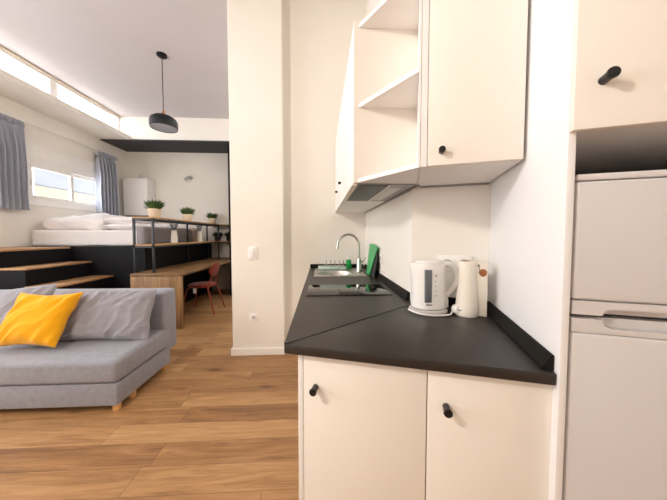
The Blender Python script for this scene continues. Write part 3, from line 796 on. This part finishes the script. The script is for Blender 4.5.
part('drainer_ribs', bm, M['steel'], t)

# tap
fx, fy = .372, 2.43
t = Thing('tap', 'chrome gooseneck tap curving over the sink', 'tap', (fx, fy, ZW+.004))
bm = newbm(); lathe(bm, [(.028, ZW+.004), (.028, ZW+.012), (.024, ZW+.02), (.024, 1.03), (.018, 1.04), (.012, 1.045)], fx, fy, 24); part('tap_body', bm, M['chrome'], t)
pts = [(fx, fy, 1.04), (fx, fy, 1.165)]+[(fx-.105+.105*math.cos(a), fy, 1.165+.105*math.sin(a)) for a in [PI*i/16 for i in range(1, 16)]]+[(fx-.208, fy, 1.165), (fx-.212, fy, 1.150)]
bm = newbm(); tube(bm, pts, .0115, 14); part('spout', bm, M['chrome'], t)
bm = newbm(); tube(bm, [(fx-.212, fy, 1.152), (fx-.213, fy, 1.128)], .013, 14); part('aerator', bm, M['chrome'], t)
bm = newbm(); tube(bm, [(fx+.02, fy, 1.0), (fx+.05, fy-.01, 1.03), (fx+.065, fy-.015, 1.05)], [.010, .008, .006], 10); part('lever', bm, M['chrome'], t)

# soap, drying rack, chopping boards
t = Thing('soap_bottle', 'small bottle of green washing-up liquid behind the tap', 'bottle', (.285, 2.615, ZW+.009))
zb = ZW+.009
bm = newbm(); lathe(bm, [(.028, zb), (.030, zb+.004), (.030, zb+.08), (.024, zb+.092), (.013, zb+.10)], .290, 2.615, 24, sx=1, sy=.7); part('bottle_body', bm, M['soap'], t)
bm = newbm(); lathe(bm, [(.0145, zb+.10), (.015, zb+.125), (.010, zb+.13), (.008, zb+.148)], .290, 2.615, 18); part('bottle_cap', bm, M['cap'], t, label='white cap')
t = Thing('drying_rack', 'low wire plate rack standing behind the sink basin', 'rack', (.17, 2.62, ZW+.009))
bm = newbm(); tube(bm, [(.02, 2.59, zb+.032), (.25, 2.59, zb+.032)], .003, 8); tube(bm, [(.02, 2.66, zb+.032), (.25, 2.66, zb+.032)], .003, 8); part('base_wires', bm, M['chrome'], t)
part('drip_tray', bx(-.03, .262, 2.575, 2.675, zb+.0002, zb+.028, bev=.004), mat('pale_mint_plastic', (190, 214, 202), .3), t)
for k in range(5):
    x = .055+.046*k; bm = newbm(); tube(bm, arc([(x, 2.59, zb+.03), (x, 2.595, zb+.075), (x, 2.625, zb+.095), (x, 2.655, zb+.075), (x, 2.66, zb+.03)], 6), .0032, 8); part('divider', bm, M['chrome'], t)
def slab_yz(pts, xb, xt, z0, z1, th, m, name, label, cat):
    bm = newbm(); A = []; B_ = []
    for y, z in pts:
        x = xb+(xt-xb)*(z-z0)/(z1-z0); A.append(bm.verts.new((x, y, z))); B_.append(bm.verts.new((x+th, y, z)))
    n = len(pts); bm.faces.new(A); bm.faces.new(B_[::-1])
    for i in range(n): bm.faces.new((A[i], B_[i], B_[(i+1) % n], A[(i+1) % n]))
    return single(name, bm, m, label, cat, (xb, pts[0][0], z0), smooth=0)
slab_yz([(2.36, .9012), (2.23, .9012), (2.06, 1.155), (2.20, 1.182), (2.395, 1.182)], .432, .470, .9012, 1.18, .008, M['green'], 'chopping_board', 'bright green chopping board tilted against the sink wall', 'chopping board')
slab_yz([(2.27, .9012), (2.07, .9012), (2.05, 1.10), (2.20, 1.13)], .443, .479, .9012, 1.18, .006, M['dark'], 'chopping_board', 'black chopping board behind the green one', 'chopping board')
t = Thing('wall_socket', 'white power socket on the sink wall above the green board', 'socket', (KX, 2.03, 1.03))
part('plate', bx(KX-.009, KX, 1.99, 2.07, 1.035, 1.115, bev=.004), M['trim'], t)
bm = newbm(); cyl(bm, (KX-.0092, 2.03, 1.075), (KX-.012, 2.03, 1.075), .02, 20); part('socket_well', bm, M['kettlegrey'], t)
t = Thing('wall_socket', 'white double power socket behind the kettle handle', 'socket', tuple(BT @ Vector((-.15, 0, 1.09))))
part('plate', bx(-.235, -.075, .0005, .010, 1.085, 1.158, T=BT, bev=.004), M['trim'], t)
for uu in (-.19, -.115):
    bm = newbm(); a = BT @ Vector((uu, .0105, 1.12)); b2 = BT @ Vector((uu, .013, 1.12)); cyl(bm, a, b2, .021, 24); part('socket_well', bm, M['kettlegrey'], t)
    part('pin_slot', bx(uu-.010, uu+.010, .0125, .0145, 1.098, 1.103, T=BT), M['dark'], t)

# ------------------------------------------------------------------ kettle
kx, ky = .510, 1.163
t = Thing('kettle', 'white electric kettle with grey water gauge on the worktop', 'kettle', (kx, ky, ZW))
bm = newbm(); lathe(bm, [(.088, ZW+.0005), (.090, ZW+.006), (.087, ZW+.014), (.078, ZW+.018)], kx+.002, ky, 40, sx=1.0, sy=.88); part('power_base', bm, M['kettlegrey'], t, label='grey power base')
bm = newbm(); n = 56; rings = []
prof = [(.070, .020), (.076, .024), (.077, .05), (.075, .12), (.073, .19), (.072, .222), (.068, .230)]
for r, z in prof:
    ring = []
    for i in range(n):
        a = 2*PI*i/n; s = (z-.02)/.21
        rx = r*math.copysign(abs(math.cos(a))**.85, math.cos(a)); ry = r*.88*math.copysign(abs(math.sin(a))**.85, math.sin(a))
        # spout bulges to the left near the top
        if math.cos(a) < -.75 and s > .55: rx -= .022*((-math.cos(a)-.75)/.25)*((s-.55)/.45)**1.5
        ring.append(bm.verts.new((kx+rx, ky+ry, ZW+z)))
    rings.append(ring)
for a, b in zip(rings, rings[1:]):
    for i in range(n): bm.faces.new((a[i], a[(i+1) % n], b[(i+1) % n], b[i]))
bm.faces.new(rings[0][::-1]); bm.faces.new(rings[-1]); body = part('kettle_body', bm, M['kettle'], t)
bm = newbm(); lathe(bm, [(.063, ZW+.2305), (.063, ZW+.238), (.050, ZW+.244), (.02, ZW+.246)], kx+.004, ky, 36, sy=.86); lid = part('lid', bm, M['kettle'], t)
hp = arc([(kx+.062, ky, ZW+.216), (kx+.100, ky, ZW+.222), (kx+.134, ky, ZW+.195), (kx+.142, ky, ZW+.150), (kx+.128, ky, ZW+.110), (kx+.104, ky, ZW+.084), (kx+.080, ky, ZW+.066)], 6)
bm = newbm(); vs = tube(bm, hp, [.0135]*len(hp), 14)
part('handle', bm, M['kettle'], t)
bm = newbm(); lathe(bm, [(.022, ZW+.02), (.021, ZW+.05), (.014, ZW+.085)], kx+.079, ky, 18, sx=1, sy=1.1); part('handle_foot', bm, M['kettle'], t)
# gauge on the side facing the room
def front(x):  # y of the body's near side at offset x
    a = math.acos(max(-1, min(1, math.copysign(abs(x/.075)**(1/.85), x)))); return ky-.075*.88*abs(math.sin(a))**.85
gx0, gx1 = kx-.041, kx-.010
bm = newbm()
y0 = min(front(gx0-kx), front(gx1-kx))
box(bm, gx0, gx1, y0-.003, y0+.012, ZW+.056, ZW+.205, bev=.002); gp = part('water_gauge', bm, M['gauge'], t, label='dark grey water gauge')
bm = newbm()
for k in range(5):
    box(bm, kx+.004, kx+(.014 if k in (0, 4) else .009), front(.012)-.0016, front(.012)+.008, ZW+.086+.022*k, ZW+.0885+.022*k)
box(bm, kx+.004, kx+.012, front(.012)-.0016, front(.012)+.008, ZW+.180, ZW+.183)
part('level_marks', bm, M['mark'], t)
bm = newbm(); box(bm, kx-.034, kx-.008, y0-.0022, y0+.01, ZW+.043, ZW+.048); part('maker_mark', bm, M['mark'], t)
# cord and plug
bm = newbm(); tube(bm, arc([(kx-.10, ky-.02, ZW+.013), (kx-.07, ky-.075, ZW+.010), (kx-.01, ky-.094, ZW+.006), (kx+.06, ky-.088, ZW+.006), (kx+.088, ky-.06, ZW+.008), (.614, 1.120, ZW+.022)], 8), .004, 8); part('power_cord', bm, M['kettle'], t)
bm = newbm(); a = Vector((.618, 1.098, ZW+.0245)); d = Vector((.25, -.95, .1)).normalized()
tube(bm, [a-d*.02, a-d*.01, a+d*.012, a+d*.018], [.012, .021, .024, .020], 18)
pg = part('plug', bm, M['kettle'], t)
for dx in (-.007, .007):
    bm = newbm(); p = a+d*.018+Vector((dx, 0, 0)); tube(bm, [p, p+d*.016], .0024, 8); part('plug_pin', bm, M['dark'], t, pg)

# jug with a straight slab handle
jx, jy = .662, 1.092
t = Thing('jug', 'cream slim-waisted jug with a straight slab handle beside the kettle', 'jug', (jx, jy, ZW))
bm = newbm(); lathe(bm, [(.046, ZW+.0005), (.048, ZW+.005), (.047, ZW+.03), (.043, ZW+.08), (.038, ZW+.13), (.0355, ZW+.165), (.0355, ZW+.20), (.037, ZW+.238), (.035, ZW+.243), (.022, ZW+.245)], jx-.001, jy, 40, sx=1.03, sy=1.0); part('jug_body', bm, M['jug'], t)
bm = newbm(); box(bm, jx-.026, jx+.004, jy-.012, jy+.01, ZW+.2445, ZW+.2475, bev=.001); part('lid_vent', bm, M['brown'], t, label='brownish vent')
bm = newbm(); HT = TR(jx+.050, jy-.022, 0) @ R('Z', -22)
box(bm, -.025, .023, -.011, .011, ZW+.0005, ZW+.240, bev=.004, T=HT, seg=3); hb = part('handle_slab', bm, M['jug'], t)
bm = newbm(); box(bm, -.012, .012, -.02, .02, ZW+.20, ZW+.222, bev=.002, T=TR(jx+.026, jy-.012, 0) @ R('Z', -22)); part('handle_bridge', bm, M['jug'], t)
bm = newbm(); n = 24; f = [];
ring0 = []; ring1 = []
for i in range(n):
    a = 2*PI*i/n; rx = .003+.0155*math.cos(a); rz = .019*math.sin(a)*(1 if math.sin(a) < 0 else .75)
    ring0.append(bm.verts.new(HT @ Vector((rx, -.0118, ZW+.198+rz)))); ring1.append(bm.verts.new(HT @ Vector((rx, -.0105, ZW+.198+rz))))
bm.faces.new(ring0)
for i in range(n): bm.faces.new((ring0[i], ring0[(i+1) % n], ring1[(i+1) % n], ring1[i]))
part('scorch_mark', bm, M['brown'], t, hb, label='brown mark on the handle')
part('hook', bx(-.017, -.011, -.0135, -.0105, ZW+.205, ZW+.232, T=HT), M['mark'], t, hb)

# ------------------------------------------------------------------ wall cabinets
Z0, Z1 = 1.515, 2.27
DV = .400                                     # door face of the angled wall cabinet
du0, du1 = -.318, -.012
wc = Thing('wall_cabinet', 'cream single-door wall cabinet above the kettle', 'cabinet', tuple(BT @ Vector((-.16, .2, Z0))))
part('carcass', bx(du0-.020, du1, .003, DV-.020, Z0, Z1+.35, T=BT), M['carcass'], wc, smooth=0)
d = part('door', bx(du0+.004, du1, DV-.019, DV, Z0+.002, Z1+.35, T=BT, bev=.0012), M['cream'], wc)
knob(None, BT @ Vector((du0+.052, DV, Z0+.05)), V, wc, d, r=.012, L=.03)
part('back_trim', bx(du0-.01, du1, .003, .022, Z0-.008, Z0-.0005, T=BT), M['hoodgrey'], wc)
part('edge_strip', bx(du0-.020, du0+.002, DV-.0195, DV+.001, Z0, Z1+.35, T=BT), M['carcass'], wc, smooth=0)
# open corner shelf between the two cabinets: A on the hood cabinet front, C at the angled door, B in the corner
A = Vector((.180, 1.205, 0)); Cc = Vector((*w2(BT, du0-.029, DV-.003), 0)); Bk = Vector((KX-.05, 1.205, 0)); Bc = Vector((*w2(BT, du0-.029, .02), 0))
SX = du0-.0215
sh = Thing('corner_shelf', 'open triangular white corner shelf between the wall cabinets', 'shelf', ((A+Cc+Bk)/3+Vector((0, 0, Z0)))[:])
part('side_panel', bx(SX-.007, SX, .02, DV-.002, Z0-.001, Z1+.35, T=BT), M['carcass'], sh, smooth=0)
for nm, z in (('bottom_board', Z0), ('shelf_board', 1.866), ('shelf_board', 2.232)):
    bm = newbm(); prism(bm, [tuple(A[:2]), tuple(Cc[:2]), tuple(Bc[:2]), (Bk.x, Bk.y)], z, z+.018); part(nm, bm, M['carcass'], sh, smooth=0)
bm = newbm(); box(bm, .157, KX-.02, 1.206, 1.222, Z0-.001, Z1); part('back_panel', bm, M['cream'], sh, smooth=0)
# hood cabinet run along the sink wall
hc = Thing('hood_cabinet', 'row of white wall cabinets along the sink wall above the hob', 'cabinet', (.33, 2.0, Z0))
part('carcass', bx(.178, KX-.002, 1.2235, 1.815, Z0+.075, Z1), M['carcass'], hc, smooth=0)
part('carcass', bx(.178, KX-.002, 1.8165, KY-.002, Z0, Z1), M['carcass'], hc, smooth=0)
for y0, y1, kyy in ((1.224, 1.815, None), (1.818, 2.295, 1.99), (2.298, KY-.004, 2.395)):
    d = part('door', bx(.158, .177, y0, y1, Z0+.001, Z1, bev=.0012), M['carcass'], hc)
    if kyy: knob(None, (.158, kyy, Z0+.16), (-1, 0, 0), hc, d, r=.012, L=.022)
part('wall_trim', bx(KX-.018, KX-.001, 1.24, KY-.002, Z0-.008, Z0-.0008), M['hoodgrey'], hc)
# range hood slotted under the first cabinet
hd = Thing('range_hood', 'grey slide-out range hood under the wall cabinets above the hob', 'range hood', (.32, 1.52, Z0-.01))
part('housing', bx(.180, KX-.03, 1.226, 1.812, Z0-.006, Z0+.072), M['hoodgrey'], hd, smooth=0)
part('front_visor', bx(.150, .179, 1.226, 1.812, Z0-.012, Z0+.0005, bev=.002), M['cream'], hd, label='cream front visor')
part('grease_filter', bx(.186, .335, 1.236, 1.775, Z0-.0085, Z0-.0065), M['filt'], hd, smooth=0, label='dark mesh filter')
part('divider_bar', bx(.336, .346, 1.236, 1.79, Z0-.011, Z0-.0065), M['trim'], hd, smooth=0)
part('lamp_panel', bx(.352, .42, 1.30, 1.74, Z0-.009, Z0-.0065), M['lens'], hd, smooth=0, label='pale lamp panel')

# ------------------------------------------------------------------ fridge and its tall cabinet
PV = .627
fc = Thing('fridge_cabinet', 'tall white fridge surround with a cream top cupboard', 'cabinet', tuple(BT @ Vector((.3, .3, 0))))
part('side_panel', bx(0, .016, .002, PV, 0, ZK-.6, T=BT, bev=.0008), M['panel'], fc)
part('side_panel', bx(.605, .621, .002, PV, 0, ZK-.6, T=BT, bev=.0008), M['panel'], fc)
part('top_box', bx(.0165, .6045, .003, PV-.002, 1.52, ZK-.6, T=BT), M['carcass'], fc, smooth=0)
d = part('door', bx(.0, .62, PV+.001, PV+.019, 1.512, 2.25, T=BT, bev=.0012), M['cream'], fc)
knob(None, BT @ Vector((.052, PV+.019, 1.618)), V, fc, d, r=.0125, L=.034)
part('back_panel', bx(.0165, .6045, .003, .008, 0, 1.519, T=BT), M['dark'], fc, smooth=0)
fr = Thing('fridge', 'pale two-door fridge freezer in its tall white surround', 'fridge', tuple(BT @ Vector((.3, .3, 0))))
f0, f1, FV = .024, .598, .622
part('body', bx(f0+.004, f1-.004, .03, FV-.058, .012, 1.395, T=BT, bev=.004), M['fridge'], fr)
part('gasket', bx(f0+.010, f1-.010, FV-.0575, FV-.048, .03, 1.385, T=BT), M['fridgegrey'], fr, smooth=0)
part('top_lid', bx(f0, f1, .03, FV-.002, 1.396, 1.412, T=BT, bev=.004), M['fridge'], fr)
def strip(bm, pts):
    a = [bm.verts.new(BT @ Vector((u_, FV, z))) for u_, z in pts]; b = [bm.verts.new(BT @ Vector((u_, FV-.046, z))) for u_, z in pts]
    n = len(pts); bm.faces.new(a); bm.faces.new(b[::-1])
    for i in range(n): bm.faces.new((a[i], b[i], b[(i+1) % n], a[(i+1) % n]))
for nm, z0, z1 in (('freezer_door', 1.062, 1.394), ('fridge_door', .03, 1.052)):
    up = nm == 'freezer_door'
    bm = newbm()
    if up:
        box(bm, f0, f1, FV-.047, FV, 1.098, z1, T=BT, bev=.009, seg=4)
        dr = part(nm, bm, M['fridge'], fr)
        bm = newbm(); strip(bm, [(f0, 1.0965), (f1, 1.0965), (f1, z0), (.545, z0), (.540, 1.072), (.525, 1.079), (.105, 1.079), (.090, 1.075), (.084, z0), (f0, z0)])
        box(bm, .083, .546, FV-.047, FV-.024, z0, 1.081, T=BT)
        part('grip_strip', bm, M['fridge'], fr, dr)
    else:
        box(bm, f0, f1, FV-.047, FV, z0, 1.0165, T=BT, bev=.009, seg=4)
        dr = part(nm, bm, M['fridge'], fr)
        bm = newbm(); strip(bm, [(f0, 1.0175), (f1, 1.0175), (f1, z1), (.545, z1), (.540, 1.037), (.525, 1.030), (.105, 1.030), (.090, 1.036), (.084, z1), (f0, z1)])
        box(bm, .083, .546, FV-.047, FV-.024, 1.028, z1, T=BT)
        part('grip_strip', bm, M['fridge'], fr, dr)
for uu in (.06, .55): 
    for vv_ in (.08, .5):
        bm = newbm(); cyl(bm, BT @ Vector((uu, vv_, 0)), BT @ Vector((uu, vv_, .0125)), .016, 14); part('foot', bm, M['dark'], fr)

# ------------------------------------------------------------------ light
def area(name, loc, rot, sx, sy, power, col, portal=False):
    l = bpy.data.lights.new(name, 'AREA'); l.shape = 'RECTANGLE'; l.size = sx; l.size_y = sy; l.energy = power; l.color = col
    if portal: l.cycles.is_portal = True
    o = bpy.data.objects.new(name, l); o.location = loc; o.rotation_euler = rot; COL.objects.link(o); return o
W = bpy.data.worlds.new('sky'); S.world = W; W.use_nodes = True
nt = W.node_tree; nt.nodes.clear()
wo = nt.nodes.new('ShaderNodeOutputWorld'); bg = nt.nodes.new('ShaderNodeBackground'); nt.links.new(bg.outputs[0], wo.inputs[0])
bg.inputs[0].default_value = (.93, .96, 1.0, 1); bg.inputs[1].default_value = 6.0
area('clerestory_daylight', (-4.9, 1.4, 3.95), (0, math.radians(-62), 0), 1.0, 7.7, 90, (.94, .97, 1)).data.spread = math.radians(120)
area('window_portal', (XL-.14, 4.63, 2.1), (0, math.radians(-90), 0), .7, 1.36, 1, (1, 1, 1), True)
area('added_window_portal', (XL-.14, 1.1, 1.9), (0, math.radians(-90), 0), 2.0, 2.8, 1, (1, 1, 1), True)
# unseen pendant copy, added left of the viewer so its bulb lights the room
copy_thing(pend, (-1.8, -.15, 2.68), 'added copy of the black dome pendant lamp, lit, left of the viewer beyond the view', None)
l = bpy.data.lights.new('added_pendant_bulb', 'POINT'); l.shadow_soft_size = .12; l.energy = 105; l.color = (1.0, .925, .81)
o = bpy.data.objects.new('added_pendant_bulb', l); o.location = (-1.8, -.15, 2.56); COL.objects.link(o)

# ------------------------------------------------------------------ camera
cam = bpy.data.cameras.new('camera'); co = bpy.data.objects.new('camera', cam); COL.objects.link(co)
cam.sensor_width = 36; cam.sensor_fit = 'HORIZONTAL'; cam.lens = 250/667*36; cam.clip_start = .02
cam.shift_y = -4.0/667
yaw = math.atan(.05); pit = math.radians(2.404)
co.location = (0, 0, 1.26)
co.rotation_euler = (math.radians(90)-pit, 0, -yaw)
S.camera = co
vs_ = S.view_settings; vs_.view_transform = 'Standard'; vs_.look = 'None'; vs_.gamma = 1; vs_.exposure = 0.3; vs_.use_curve_mapping = False
S.display_settings.display_device = 'sRGB'
S.cycles.max_bounces = 10; S.cycles.diffuse_bounces = 6; S.cycles.use_denoising = True
S.cycles.sample_clamp_indirect = 8
